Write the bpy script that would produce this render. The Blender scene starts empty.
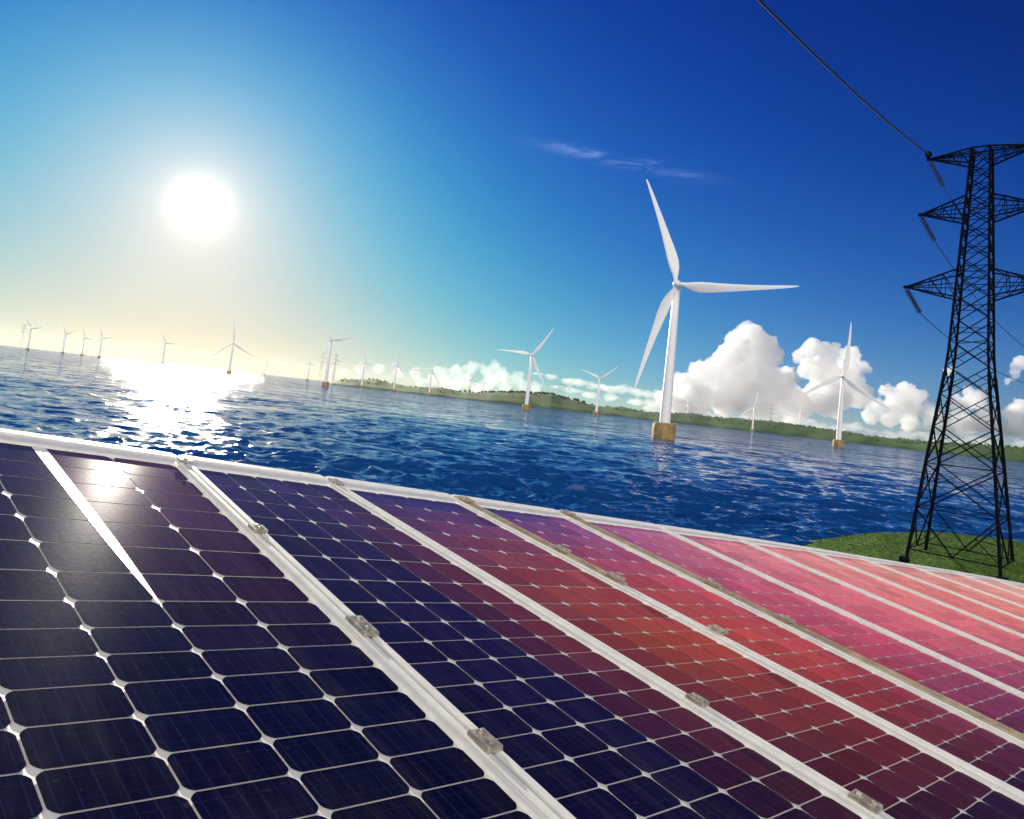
import bpy, bmesh, math, random
import numpy as np
from mathutils import Vector, Matrix

random.seed(7)
RNG = np.random.default_rng(11)
scene = bpy.context.scene
COL = scene.collection
rad = math.radians

# ------------------------------------------------------------------ camera
CAM_Z = 12.0
cd = bpy.data.cameras.new('camera')
cam = bpy.data.objects.new('camera', cd)
COL.objects.link(cam)
cd.sensor_width = 36.0
cd.lens = 700.0 / 1024.0 * 36.0
cd.shift_y = -0.0683
cd.clip_start = 0.05
cd.clip_end = 60000.0
cam.matrix_world = (Matrix.Translation((0, 0, CAM_Z)) @ Matrix.Rotation(rad(95.0), 4, 'X')
                    @ Matrix.Rotation(rad(6.35), 4, 'Z'))
scene.camera = cam

# ------------------------------------------------------------------ view / render
vs = scene.view_settings
vs.view_transform = 'Standard'
vs.look = 'None'
vs.gamma = 1.0
vs.use_curve_mapping = False
vs.exposure = 1.0
scene.render.engine = 'CYCLES'
cy = scene.cycles
cy.use_denoising = True
cy.max_bounces = 14
cy.diffuse_bounces = 3
cy.glossy_bounces = 3
cy.transmission_bounces = 4
cy.volume_bounces = 10
cy.transparent_max_bounces = 8
cy.sample_clamp_indirect = 6.0
cy.use_adaptive_sampling = True
cy.adaptive_threshold = 0.015

# ------------------------------------------------------------------ sun and sky
SUN_AZ, SUN_EL = rad(-25.26), rad(11.86)
SUN = Vector((math.sin(SUN_AZ) * math.cos(SUN_EL), math.cos(SUN_AZ) * math.cos(SUN_EL), math.sin(SUN_EL)))
sl = bpy.data.lights.new('sun', 'SUN')
sl.energy = 4.6
sl.angle = rad(0.5)
sl.color = (1.0, 0.90, 0.75)
so = bpy.data.objects.new('sun', sl)
so.rotation_euler = SUN.to_track_quat('Z', 'Y').to_euler()
COL.objects.link(so)


class NT:
    """tiny node-tree helper"""
    def __init__(self, tree):
        self.t = tree
        self.t.nodes.clear()

    def n(self, kind, **kw):
        nd = self.t.nodes.new(kind)
        for k, v in kw.items():
            setattr(nd, k, v)
        return nd

    def put(self, sock, v):
        if hasattr(v, 'is_output'):
            self.t.links.new(v, sock)
        else:
            if sock.type == 'RGBA' and len(v) == 3:
                v = tuple(v) + (1.0,)
            sock.default_value = v

    def math(self, op, a, b=None, c=None, clamp=False):
        nd = self.n('ShaderNodeMath', operation=op, use_clamp=clamp)
        for i, v in enumerate((a, b, c)):
            if v is not None:
                self.put(nd.inputs[i], v)
        return nd.outputs[0]

    def vmath(self, op, a, b=None):
        nd = self.n('ShaderNodeVectorMath', operation=op)
        self.put(nd.inputs[0], a)
        if b is not None:
            if op == 'SCALE':
                self.put(nd.inputs[3], b)
            else:
                self.put(nd.inputs[1], b)
        return nd.outputs['Value'] if op in ('DOT_PRODUCT', 'LENGTH') else nd.outputs[0]

    def mix(self, f, a, b, blend='MIX'):
        nd = self.n('ShaderNodeMix', data_type='RGBA', blend_type=blend)
        self.put(nd.inputs[0], f)
        self.put(nd.inputs[6], a)
        self.put(nd.inputs[7], b)
        return nd.outputs[2]

    def ramp(self, f, stops, interp='LINEAR'):
        nd = self.n('ShaderNodeValToRGB')
        cr = nd.color_ramp
        cr.interpolation = interp
        while len(cr.elements) < len(stops):
            cr.elements.new(0.5)
        for e, (p, c) in zip(cr.elements, stops):
            e.position = p
            e.color = tuple(c) + (1.0,) if len(c) == 3 else c
        self.put(nd.inputs[0], f)
        return nd.outputs[0]

    def noise(self, vec, scale, detail=3.0, rough=0.5, dist=0.0):
        nd = self.n('ShaderNodeTexNoise')
        if vec is not None:
            self.put(nd.inputs['Vector'], vec)
        nd.inputs['Scale'].default_value = scale
        nd.inputs['Detail'].default_value = detail
        nd.inputs['Roughness'].default_value = rough
        nd.inputs['Distortion'].default_value = dist
        return nd.outputs['Fac']

    def smooth(self, v, a, b):
        nd = self.n('ShaderNodeMapRange', interpolation_type='SMOOTHSTEP')
        self.put(nd.inputs[0], v)
        nd.inputs[1].default_value = a
        nd.inputs[2].default_value = b
        return nd.outputs[0]


world = bpy.data.worlds.new('World')
scene.world = world
world.use_nodes = True
w = NT(world.node_tree)
direc = w.n('ShaderNodeTexCoord').outputs['Generated']
sky = w.n('ShaderNodeTexSky', sky_type='NISHITA')
sky.sun_disc = False
sky.sun_elevation = SUN_EL
sky.sun_rotation = SUN_AZ
sky.altitude = 0.0
sky.air_density = 1.0
sky.dust_density = 1.0
sky.ozone_density = 3.0
SKY_STRENGTH = 0.1
EXPO = 2.0 ** vs.exposure
bg = w.n('ShaderNodeBackground')
bg.inputs[1].default_value = SKY_STRENGTH
wo = w.n('ShaderNodeOutputWorld')
w.t.links.new(bg.outputs[0], wo.inputs[0])
ang = w.math('ARCCOSINE', w.math('MINIMUM', w.vmath('DOT_PRODUCT', direc, tuple(SUN)), 0.999999))
deg = w.math('MULTIPLY', ang, 180 / math.pi)
sep = w.n('ShaderNodeSeparateXYZ')
w.put(sep.inputs[0], direc)
el = w.math('MULTIPLY', w.math('ABSOLUTE', sep.outputs[2]), 57.3)


def expfall(x, width, power=1.0):
    q = w.math('DIVIDE', x, width)
    if power != 1.0:
        q = w.math('POWER', q, power)
    return w.math('EXPONENT', w.math('MULTIPLY', q, -1.0))


def glow(amount, colr):
    return w.vmath('SCALE', colr, w.math('MULTIPLY', amount, 1.0 / SKY_STRENGTH / EXPO))


# clear-air response: the Nishita sky with the film's deeper blues and a soft shoulder
chan = w.n('ShaderNodeSeparateColor')
w.put(chan.inputs[0], w.vmath('SCALE', sky.outputs[0], 0.09))
outc = w.n('ShaderNodeCombineColor')
for k, (a_, b_, m_, h_, w1, w2) in enumerate(((0.06, 3.0, 0.34, 1.05, 5.5, 19.0), (1.27, 2.28, 0.45, 0.47, 10.0, 55.0),
                                              (15.0, 2.8, 0.69, 0.062, 14.6, 60.0))):
    x = w.math('MULTIPLY', w.math('POWER', chan.outputs[k], b_), a_)
    y = w.math('DIVIDE', x, w.math('ADD', w.math('DIVIDE', x, m_), 1.0))
    g_ = w.math('MULTIPLY', w.math('MULTIPLY', expfall(el, w1), expfall(deg, w2)), h_)
    w.put(outc.inputs[k], w.math('MULTIPLY', w.math('ADD', y, g_), 1.0 / SKY_STRENGTH / EXPO))
col = outc.outputs[0]
# the sun's blinding disc and aureole
disc = w.math('MULTIPLY', expfall(deg, 0.85, 1.25), 4.5)
halo1 = w.math('MULTIPLY', expfall(deg, 4.6), 0.72)
pale = w.math('MULTIPLY', w.math('MULTIPLY', expfall(el, 3.5), 0.40), w.smooth(deg, 18.0, 52.0))
for a, c in ((disc, (1.0, 0.97, 0.90)), (halo1, (1.15, 0.78, 0.48)), (pale, (0.72, 0.55, 1.0))):
    col = w.vmath('ADD', col, glow(a, c))
# unseen bright broken cloud added behind the camera as fill light
vn = w.noise(direc, 2.6, 6.0, 0.6)
fill_veil = w.math('MULTIPLY', w.smooth(w.math('MULTIPLY', sep.outputs[1], -1.0), 0.15, 0.7), w.math('MULTIPLY_ADD', w.smooth(vn, 0.35, 0.65), 0.7, 0.75))
fill_veil = w.math('MULTIPLY', fill_veil, w.smooth(sep.outputs[2], -0.05, 0.1))
col = w.vmath('ADD', col, glow(fill_veil, (1.9, 1.78, 1.48)))
# low sun-side air is golden
gold = w.math('MULTIPLY', w.math('MULTIPLY', expfall(el, 6.0), expfall(deg, 27.0, 2.0)), 1.0)
col = w.mix(gold, col, w.vmath('MULTIPLY', col, (1.0, 0.90, 0.60)))
# one thin wisp of cirrus
CI_A, CI_B = Vector((-0.0162, 0.9355, 0.3531)), Vector((0.2637, 0.9104, 0.3189))
nrm = CI_A.cross(CI_B).normalized()
tan = (CI_B - CI_A).normalized()
across = w.vmath('DOT_PRODUCT', direc, tuple(nrm))
along = w.vmath('DOT_PRODUCT', direc, tuple(tan))
mp = w.n('ShaderNodeMapping')
w.put(mp.inputs[0], direc)
mp.inputs['Scale'].default_value = (5.0, 5.0, 22.0)
nz = w.noise(mp.outputs[0], 3.0, 6.0, 0.62, 0.8)
wav = w.math('ADD', across, w.math('MULTIPLY', w.math('SUBTRACT', nz, 0.5), 0.035))
ma = expfall(w.math('ABSOLUTE', wav), 0.0065, 2.0)
mid_t = (tan.dot(CI_A) + tan.dot(CI_B)) * 0.5
mb = expfall(w.math('ABSOLUTE', w.math('SUBTRACT', along, mid_t)), 0.11, 4.0)
front = w.smooth(sep.outputs[1], 0.0, 0.3)
cir = w.math('MULTIPLY', w.math('MULTIPLY', ma, mb), w.math('MULTIPLY', w.math('MULTIPLY', w.smooth(nz, 0.38, 0.66), front), 0.16))
col = w.vmath('ADD', col, glow(cir, (0.85, 0.95, 1.0)))
w.put(bg.inputs[0], col)


# ------------------------------------------------------------------ helpers
def tag(o, label=None, cat=None, group=None, kind=None):
    for k, v in (('label', label), ('category', cat), ('group', group), ('kind', kind)):
        if v is not None:
            o[k] = v
    return o


def empty(name, loc=(0, 0, 0), rz=0.0):
    o = bpy.data.objects.new(name, None)
    o.location = loc
    o.rotation_euler = (0, 0, rz)
    o.empty_display_size = 0.3
    COL.objects.link(o)
    return o


def link(name, me, mat=None, parent=None, smooth=None):
    o = bpy.data.objects.new(name, me)
    COL.objects.link(o)
    if mat is not None:
        me.materials.append(mat)
    if parent is not None:
        o.parent = parent
    if smooth:
        me.shade_smooth()
    return o


class MB:
    """collects boxes, bars and lofts into one mesh"""
    def __init__(self):
        self.v = []
        self.f = []

    def add(self, vs, fs):
        b = len(self.v)
        self.v += [tuple(p) for p in vs]
        self.f += [tuple(b + i for i in f) for f in fs]

    def box(self, c, s, rot=None):
        hx, hy, hz = s[0] / 2, s[1] / 2, s[2] / 2
        pts = [Vector((x, y, z)) for z in (-hz, hz) for y in (-hy, hy) for x in (-hx, hx)]
        if rot is not None:
            pts = [rot @ p for p in pts]
        self.add([p + Vector(c) for p in pts],
                 [(0, 2, 3, 1), (4, 5, 7, 6), (0, 1, 5, 4), (2, 6, 7, 3), (0, 4, 6, 2), (1, 3, 7, 5)])

    def bar(self, a, b, wd, seg=4, w2=None):
        a, b = Vector(a), Vector(b)
        d = (b - a)
        if d.length < 1e-6:
            return
        d.normalize()
        up = Vector((0, 0, 1)) if abs(d.z) < 0.95 else Vector((1, 0, 0))
        x = d.cross(up).normalized()
        y = d.cross(x).normalized()
        w2 = wd if w2 is None else w2
        vs = []
        for p, ww in ((a, wd), (b, w2)):
            for k in range(seg):
                t = 2 * math.pi * (k + 0.5) / seg
                vs.append(p + (x * math.cos(t) + y * math.sin(t)) * ww)
        fs = [(k, (k + 1) % seg, seg + (k + 1) % seg, seg + k) for k in range(seg)]
        fs += [tuple(range(seg - 1, -1, -1)), tuple(range(seg, 2 * seg))]
        self.add(vs, fs)

    def lathe(self, prof, seg=24, axis='Z', off=(0, 0, 0)):
        vs, fs = [], []
        for (r, z) in prof:
            for k in range(seg):
                t = 2 * math.pi * k / seg
                p = (r * math.cos(t), r * math.sin(t), z)
                if axis == 'Y':
                    p = (p[0], p[2], -p[1])
                vs.append((p[0] + off[0], p[1] + off[1], p[2] + off[2]))
        for i in range(len(prof) - 1):
            for k in range(seg):
                k2 = (k + 1) % seg
                fs.append((i * seg + k, i * seg + k2, (i + 1) * seg + k2, (i + 1) * seg + k))
        fs.append(tuple(range(seg - 1, -1, -1)))
        n = len(prof) - 1
        fs.append(tuple(n * seg + k for k in range(seg)))
        self.add(vs, fs)

    def mesh(self, name):
        me = bpy.data.meshes.new(name)
        me.from_pydata(self.v, [], self.f)
        me.update()
        return me

    def build(self, name, mat, parent=None, smooth=False):
        return link(name, self.mesh(name), mat, parent, smooth)


def np_mesh(name, co, quads, smooth=True):
    me = bpy.data.meshes.new(name)
    nv, nf = len(co), len(quads)
    me.vertices.add(nv)
    me.vertices.foreach_set('co', np.ascontiguousarray(co, dtype=np.float32).ravel())
    me.loops.add(nf * 4)
    me.loops.foreach_set('vertex_index', np.ascontiguousarray(quads, dtype=np.int32).ravel())
    me.polygons.add(nf)
    me.polygons.foreach_set('loop_start', np.arange(0, nf * 4, 4, dtype=np.int32))
    me.polygons.foreach_set('loop_total', np.full(nf, 4, dtype=np.int32))
    me.update(calc_edges=True)
    if smooth:
        me.shade_smooth()
    return me


def grid_quads(nr, nc, wrap=False):
    i = np.arange(nr - 1)[:, None]
    j = np.arange(nc if wrap else nc - 1)[None, :]
    j2 = (j + 1) % nc
    return np.stack([i * nc + j, i * nc + j2, (i + 1) * nc + j2, (i + 1) * nc + j], -1).reshape(-1, 4)


def material(name, base=(0.8, 0.8, 0.8), rough=0.5, metal=0.0, spec=0.5, vary=0.0, vscale=2.0, bump=0.0, bscale=20.0):
    m = bpy.data.materials.new(name)
    m.use_nodes = True
    t = NT(m.node_tree)
    out = t.n('ShaderNodeOutputMaterial')
    b = t.n('ShaderNodeBsdfPrincipled')
    t.t.links.new(b.outputs[0], out.inputs[0])
    b.inputs['Roughness'].default_value = rough
    b.inputs['Metallic'].default_value = metal
    b.inputs['Specular IOR Level'].default_value = spec
    t.put(b.inputs['Base Color'], base)
    tc = t.n('ShaderNodeTexCoord').outputs['Object']
    if vary > 0:
        nz_ = t.noise(tc, vscale, 5.0, 0.6)
        dark = tuple(c * (1 - vary) for c in base)
        t.put(b.inputs['Base Color'], t.mix(t.smooth(nz_, 0.35, 0.68), dark, base))
        t.put(b.inputs['Roughness'], t.math('MULTIPLY_ADD', nz_, 0.25, rough - 0.12))
    if bump > 0:
        bn = t.n('ShaderNodeBump')
        bn.inputs['Strength'].default_value = bump
        t.put(bn.inputs['Height'], t.noise(tc, bscale, 4.0, 0.6))
        t.t.links.new(bn.outputs[0], b.inputs['Normal'])
    m['_'] = 0
    return m, t, b, tc


def mat(name, *a, **k):
    return material(name, *a, **k)[0]


# ------------------------------------------------------------------ sea
def polar_pt(az_deg, dist, z=0.0):
    a = rad(az_deg)
    return Vector((math.sin(a) * dist, math.cos(a) * dist, z))


def build_sea():
    inv = np.concatenate([np.linspace(1 / 10.0, 1 / 45.0, 40, endpoint=False),
                          np.linspace(1 / 45.0, 1 / 1500.0, 460, endpoint=False),
                          np.linspace(1 / 1500.0, 1 / 12400.0, 30)])
    r = 1.0 / inv
    az = np.concatenate([np.linspace(-180, -55, 60, endpoint=False), np.linspace(-55, -41, 60, endpoint=False),
                         np.linspace(-41, 41, 900, endpoint=False), np.linspace(41, 55, 60, endpoint=False),
                         np.linspace(55, 180, 60, endpoint=False)])
    A, Rr = np.meshgrid(np.radians(az), r)
    X, Y = np.sin(A) * Rr, np.cos(A) * Rr
    Z = np.zeros_like(X)
    DX, DY = np.zeros_like(X), np.zeros_like(X)
    dr = np.abs(np.gradient(r))[:, None]
    rng = np.random.default_rng(5)
    n = 130
    lam = np.exp(rng.uniform(np.log(1.2), np.log(26.0), n))
    lam.sort()
    th = np.radians(180 + 12) + np.clip(rng.normal(0, 0.55, n), -1.3, 1.3)
    for L, t in zip(lam, th):
        k = 2 * math.pi / L
        kx, ky = k * math.sin(t), k * math.cos(t)
        amp = 0.0120 * L ** 0.72 * (1.0 if L < 9 else (9 / L) ** 1.3)
        ph = rng.uniform(0, 6.283)
        fade = np.clip(1.7 - 2.6 * dr / L, 0, 1)
        if fade.max() <= 0:
            continue
        arg = kx * X + ky * Y + ph
        am = amp * fade
        c, s = np.cos(arg), np.sin(arg)
        Z += am * c
        DX -= am * math.sin(t) * s * 0.9
        DY -= am * math.cos(t) * s * 0.9
    # patches of livelier and calmer water
    env = 0.8 + 0.35 * np.sin(X / 31 + 1.7 * np.sin(Y / 57)) * np.sin(Y / 43 + 1.3 * np.sin(X / 71)) 
    fadeout = np.clip((1500 - Rr) / 900, 0, 1)
    e = env * fadeout
    co = np.stack([X + DX * e, Y + DY * e, Z * e], -1).reshape(-1, 3)
    me = np_mesh('sea', co, grid_quads(len(r), len(az), wrap=True)[:, ::-1])
    m = bpy.data.materials.new('sea_water')
    m.use_nodes = True
    t = NT(m.node_tree)
    out = t.n('ShaderNodeOutputMaterial')
    b = t.n('ShaderNodeBsdfPrincipled')
    t.t.links.new(b.outputs[0], out.inputs[0])
    b.inputs['IOR'].default_value = 1.33
    b.inputs['Roughness'].default_value = 0.09
    b.inputs['Base Color'].default_value = (0.004, 0.052, 0.20, 1)
    geo = t.n('ShaderNodeNewGeometry')
    pos = geo.outputs['Position']
    mp = t.n('ShaderNodeMapping')
    t.put(mp.inputs[0], pos)
    mp.inputs['Scale'].default_value = (0.5, 1.0, 1.0)
    tilt = None
    for sc_, amt in ((0.03, 0.40), (0.09, 0.75), (0.33, 1.05), (1.1, 0.9), (3.4, 0.4)):
        nd = t.n('ShaderNodeTexNoise')
        t.put(nd.inputs['Vector'], mp.outputs[0])
        nd.inputs['Scale'].default_value = sc_
        nd.inputs['Detail'].default_value = 2.0
        nd.inputs['Distortion'].default_value = 0.5
        v = t.vmath('MULTIPLY', t.vmath('SUBTRACT', nd.outputs['Color'], (0.5, 0.5, 0.5)), (amt * 0.4, amt, 0.0))
        tilt = v if tilt is None else t.vmath('ADD', tilt, v)
    off = t.n('ShaderNodeMapRange')                      # rougher water in the open, calmer under the shore
    t.put(off.inputs[0], t.vmath('LENGTH', pos))
    off.inputs[1].default_value = 120.0
    off.inputs[2].default_value = 900.0
    off.inputs[3].default_value = 1.0
    off.inputs[4].default_value = 2.8
    tilt = t.vmath('SCALE', tilt, off.outputs[0])
    nrm = t.vmath('NORMALIZE', t.vmath('ADD', geo.outputs['Normal'], tilt))
    t.put(b.inputs['Normal'], nrm)
    o = link('sea', me, m)
    tag(o, kind='structure', label='dark blue choppy sea reaching the horizon')
    return o


build_sea()

# ------------------------------------------------------------------ the plane of the solar array
PN = Vector((0.17967468, -0.02326091, 0.98345104)).normalized()
D1 = Vector((-0.66316751, 0.73553445, 0.13855658)).normalized()    # along the panels, away
D2 = D1.cross(PN).normalized()                                     # across the panels, to the right
PH = 1.3
PO = Vector((0, 0, CAM_Z)) - PN * PH
ARR = Matrix((D2, D1, PN)).transposed().to_4x4()
ARR.translation = PO

S_TOP_U = np.array([-6, 0.9, 5, 10.6, 13, 15, 17.7, 20.8, 23.7, 27, 32])
S_TOP_S = np.array([5.75, 5.68, 5.63, 5.55, 5.47, 5.36, 5.2, 5.07, 4.85, 4.45, 3.8])


def s_top(u):
    return float(np.interp(u, S_TOP_U, S_TOP_S))


# ------------------------------------------------------------------ land under the array and the mound of the pylon
def terrain_z(x, y):
    x, y = np.asarray(x, float), np.asarray(y, float)
    u = D2.x * x + D2.y * y
    s = D1.x * x + D1.y * y
    plane = (PO.z - CAM_Z + 12.0) - (PN.x * x + PN.y * y) / PN.z
    st = np.interp(u, S_TOP_U, S_TOP_S) - 0.5
    du = np.maximum(np.maximum(-6 - u, u - 27.5), 0)
    ds = np.maximum(np.maximum(-7 - s, s - st), 0)
    e = np.hypot(du, ds)
    bluff = plane - 0.95 - 0.62 * e + 0.012 * np.minimum(e, 20) ** 1.5
    bluff = np.where(du + ds <= 0, plane - 0.95, bluff)
    bluff = np.maximum(np.minimum(bluff, 10.6), -6)
    az = np.degrees(np.arctan2(x, y))
    r = np.hypot(x, y)
    dc = np.interp(az, [22, 30, 60], [85, 91, 91])
    elc = np.interp(az, [19, 22, 23.1, 24.8, 26.7, 28.6, 31.6, 33.3, 35.5, 36.8, 42, 50, 60],
                    [-10, -8.8, -8.2, -7.6, -6.96, -6.41, -5.78, -5.59, -5.46, -5.45, -5.6, -6.3, -9])
    zc = 12 + dc * np.tan(np.radians(elc))
    q = (r - dc)
    g = np.where(q < 0, -(q / 15.0) ** 2 * 0.9 + 0.0, -(q / 7.0) ** 2 * 1.6)
    g = np.where(q < -22, -(22 / 15) ** 2 * 0.9 + (q + 22) * 0.12, g)
    mound = np.where((az > 17) & (az < 62), zc + np.maximum(g, -9), -6)
    k = 0.7
    h = np.log(np.exp(k * bluff) + np.exp(k * mound) + np.exp(-k * 6)) / k
    wob = 0.08 * np.sin(x * 0.9 + 1.3 * np.sin(y * 0.4)) * np.sin(y * 0.8 + np.sin(x * 0.5))
    return h + wob * (e > 0.5)


def build_land():
    xs = np.concatenate([np.arange(-70, -12, 2.0), np.arange(-12, 110, 0.7)])
    ys = np.concatenate([np.arange(-50, -6, 2.0), np.arange(-6, 115, 0.7)])
    X, Y = np.meshgrid(xs, ys)
    Z = terrain_z(X, Y)
    co = np.stack([X, Y, Z], -1).reshape(-1, 3)
    me = np_mesh('grass_ground', co, grid_quads(len(ys), len(xs)))
    m, t, b, tc = material('turf', (0.05, 0.11, 0.018), 0.9, spec=0.15)
    n1 = t.noise(tc, 0.35, 6.0, 0.65)
    n2 = t.noise(tc, 3.5, 5.0, 0.7)
    c = t.mix(t.smooth(n1, 0.35, 0.65), (0.048, 0.108, 0.012), (0.066, 0.138, 0.016))
    c = t.mix(t.smooth(n2, 0.4, 0.75), c, (0.060, 0.115, 0.02))
    t.put(b.inputs['Base Color'], c)
    bn = t.n('ShaderNodeBump')
    bn.inputs['Strength'].default_value = 0.9
    bn.inputs['Distance'].default_value = 0.25
    t.put(bn.inputs['Height'], n2)
    t.t.links.new(bn.outputs[0], b.inputs['Normal'])
    o = link('ground', me, m)
    tag(o, kind='structure', label='green grassy headland rising from the sea')
    # short grass blades on the mound
    rng = np.random.default_rng(3)
    n = 42000
    az = rng.uniform(21.5, 40, n)
    r = np.sqrt(rng.uniform(58 ** 2, 96 ** 2, n))
    x, y = np.sin(np.radians(az)) * r, np.cos(np.radians(az)) * r
    z = terrain_z(x, y)
    ok = z > 0.25
    x, y, z = x[ok], y[ok], z[ok]
    n = len(x)
    hgt = rng.uniform(0.03, 0.10, n)
    wd = rng.uniform(0.04, 0.09, n)
    a = rng.uniform(0, math.pi, n)
    lx, ly = rng.normal(0, 0.08, n), rng.normal(0, 0.08, n)
    P = np.zeros((n, 4, 3))
    for i, (sg, hh, wk) in enumerate(((-1, -0.05, 1), (1, -0.05, 1), (1, 1, 0.12), (-1, 1, 0.12))):
        P[:, i, 0] = x + sg * wk * wd * np.cos(a) + (lx if hh == 1 else 0)
        P[:, i, 1] = y + sg * wk * wd * np.sin(a) + (ly if hh == 1 else 0)
        P[:, i, 2] = z + np.where(hh == 1, hgt, -0.05)
    me = np_mesh('grass', P.reshape(-1, 3), np.arange(n * 4).reshape(-1, 4), smooth=False)
    gm, t, b, tc = material('grass_blades', (0.06, 0.13, 0.02), 0.7, spec=0.2)
    c = t.mix(t.smooth(t.noise(tc, 1.2, 4.0, 0.7), 0.3, 0.7), (0.046, 0.104, 0.012), (0.068, 0.14, 0.018))
    t.put(b.inputs['Base Color'], c)
    tag(link('grass', me, gm), 'short green grass growing on the mound under the pylon', 'grass', kind='stuff')


build_land()

# ------------------------------------------------------------------ far green shore
HILL = [(-14.31, -0.10), (-13.9, 0.10), (-13.20, 0.335), (-11.42, 0.540), (-10.41, 0.657), (-9.42, 0.447), (-7.32, 0.360),
        (-5.48, 0.527), (-4.25, 0.502), (-3.50, 0.381), (-1.64, 0.548), (0.22, 0.796), (2.10, 0.921), (3.72, 1.019),
        (4.56, 0.817), (5.80, 0.709), (7.03, 0.512), (7.92, 0.465), (9.52, 0.600), (10.72, 0.492), (11.52, 0.421),
        (13.54, 0.566), (14.99, 0.681), (16.37, 0.599), (18.60, 0.687), (20.85, 0.764), (22.28, 0.699), (23.67, 0.634),
        (25.77, 0.583), (27.62, 0.439), (29.05, 0.469), (30.62, 0.520), (33.04, 0.612), (36.58, 0.789), (42, 0.9), (50, 0.7), (58, -0.1)]
HILL_D0, HILL_D1 = 2550.0, 2950.0


def hill_top(az):
    e = np.interp(az, [a for a, _ in HILL], [b for _, b in HILL])
    return 12 + HILL_D1 * np.tan(np.radians(e)) - 5.0


def build_hills():
    az = np.arange(-14.31, 58.01, 0.06)
    prof = [(0.0, -0.06), (0.04, 0.05), (0.15, 0.22), (0.3, 0.40), (0.5, 0.66), (0.7, 0.86), (0.85, 0.97), (1.0, 1.0), (1.2, 0.9), (1.6, 0.5), (2.2, -0.1)]
    rows = []
    for k, (f, hz) in enumerate(prof):
        a = np.radians(az)
        shore = HILL_D0 + 22 * np.sin(az * 0.9) + 9 * np.sin(az * 2.7 + 1)
        d = shore + (HILL_D1 - shore) * f
        z = np.maximum(hill_top(az), 1.0) * hz + (1.2 * np.sin(az * 3.1 + k) * math.sin(k * 1.7) if 0.1 < f < 0.9 else 0)
        if hz < 0:
            z = np.full_like(az, -4.0)
        rows.append(np.stack([np.sin(a) * d, np.cos(a) * d, z], -1))
    co = np.concatenate(rows)
    me = np_mesh('hills', co, grid_quads(len(prof), len(az)))
    m, t, b, tc = material('hill_grass', (0.05, 0.1, 0.03), 0.9, spec=0.1)
    mp = t.n('ShaderNodeMapping')
    t.put(mp.inputs[0], tc)
    mp.inputs['Scale'].default_value = (0.55, 1.3, 1.0)
    n1 = t.noise(mp.outputs[0], 0.011, 6.0, 0.6)
    n2 = t.noise(mp.outputs[0], 0.03, 5.0, 0.7)
    c = t.mix(t.smooth(n1, 0.38, 0.66), (0.040, 0.095, 0.026), (0.068, 0.135, 0.034))
    c = t.mix(t.math('MULTIPLY', t.smooth(n2, 0.5, 0.66), 0.8), c, (0.02, 0.055, 0.018))
    t.put(b.inputs['Base Color'], c)
    o = link('hills', me, m)
    tag(o, kind='structure', label='low green hills along the far shore')
    # far-off wood along the ridge: many small lumpy crowns
    bm = bmesh.new()
    rng = random.Random(4)
    spots = []
    for _ in range(420):
        spots.append((rng.uniform(-13.5, 40), rng.uniform(0.35, 1.0), rng.uniform(2.5, 5.0)))
    for _ in range(120):
        spots.append((rng.gauss(2.4, 2.2), rng.uniform(0.85, 1.05), rng.uniform(5, 9)))
    for _ in range(60):
        spots.append((rng.gauss(15.5, 3.5), rng.uniform(0.9, 1.05), rng.uniform(2.5, 4.5)))
    for _ in range(60):
        spots.append((rng.gauss(27, 5), rng.uniform(0.9, 1.05), rng.uniform(2.5, 4.5)))
    pf, ph = [p[0] for p in prof], [p[1] for p in prof]
    for (a_, f_, h_) in spots:
        d = HILL_D0 + (HILL_D1 - HILL_D0) * f_
        z = max(float(hill_top(a_)), 0.5) * float(np.interp(f_, pf, ph))
        if z < 3:
            continue
        p = polar_pt(a_, d, z)
        for q in range(3):
            r = h_ * rng.uniform(0.35, 0.6)
            mtx = Matrix.Translation(p + Vector((rng.uniform(-1, 1) * h_ * 0.5, rng.uniform(-1, 1) * h_ * 0.5, h_ * rng.uniform(0.25, 0.75))))
            vv = bmesh.ops.create_icosphere(bm, subdivisions=1, radius=r, matrix=mtx)['verts']
            for v in vv:
                v.co += Vector((rng.uniform(-1, 1), rng.uniform(-1, 1), rng.uniform(-1, 1))) * r * 0.28
    me = bpy.data.meshes.new('wood')
    bm.to_mesh(me)
    bm.free()
    wm = mat('wood_leaves', (0.034, 0.075, 0.024), 0.9, spec=0.1, vary=0.4, vscale=0.05)
    tag(link('distant_wood', me, wm), 'dark green trees massed along the ridge of the far hills', 'wood', kind='stuff')


build_hills()

# ------------------------------------------------------------------ clouds
def cloud_material(name, dens, g=0.55, colr=(1, 1, 1)):
    m = bpy.data.materials.new(name)
    m.use_nodes = True
    t = NT(m.node_tree)
    out = t.n('ShaderNodeOutputMaterial')
    v = t.n('ShaderNodeVolumePrincipled')
    v.inputs['Color'].default_value = tuple(colr) + (1,)
    v.inputs['Density'].default_value = dens
    v.inputs['Anisotropy'].default_value = g
    t.t.links.new(v.outputs[0], out.inputs['Volume'])
    return m


CAMR = cam.matrix_world.to_3x3()
CLOUD_D = 16500.0


def sight(px, py):
    """direction in the world of a sight line (used to lay out far clouds as az / elevation)"""
    v = CAMR @ Vector(((px - 512) / 700.0, -(py - 339.56) / 700.0, -1.0))
    return v.normalized()


TEX = {}


def cloud_tex(size, depth=3):
    if (size, depth) not in TEX:
        t = bpy.data.textures.new('puff_noise', 'CLOUDS')
        t.noise_scale = size
        t.noise_depth = depth
        TEX[(size, depth)] = t
    return TEX[(size, depth)]


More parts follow.
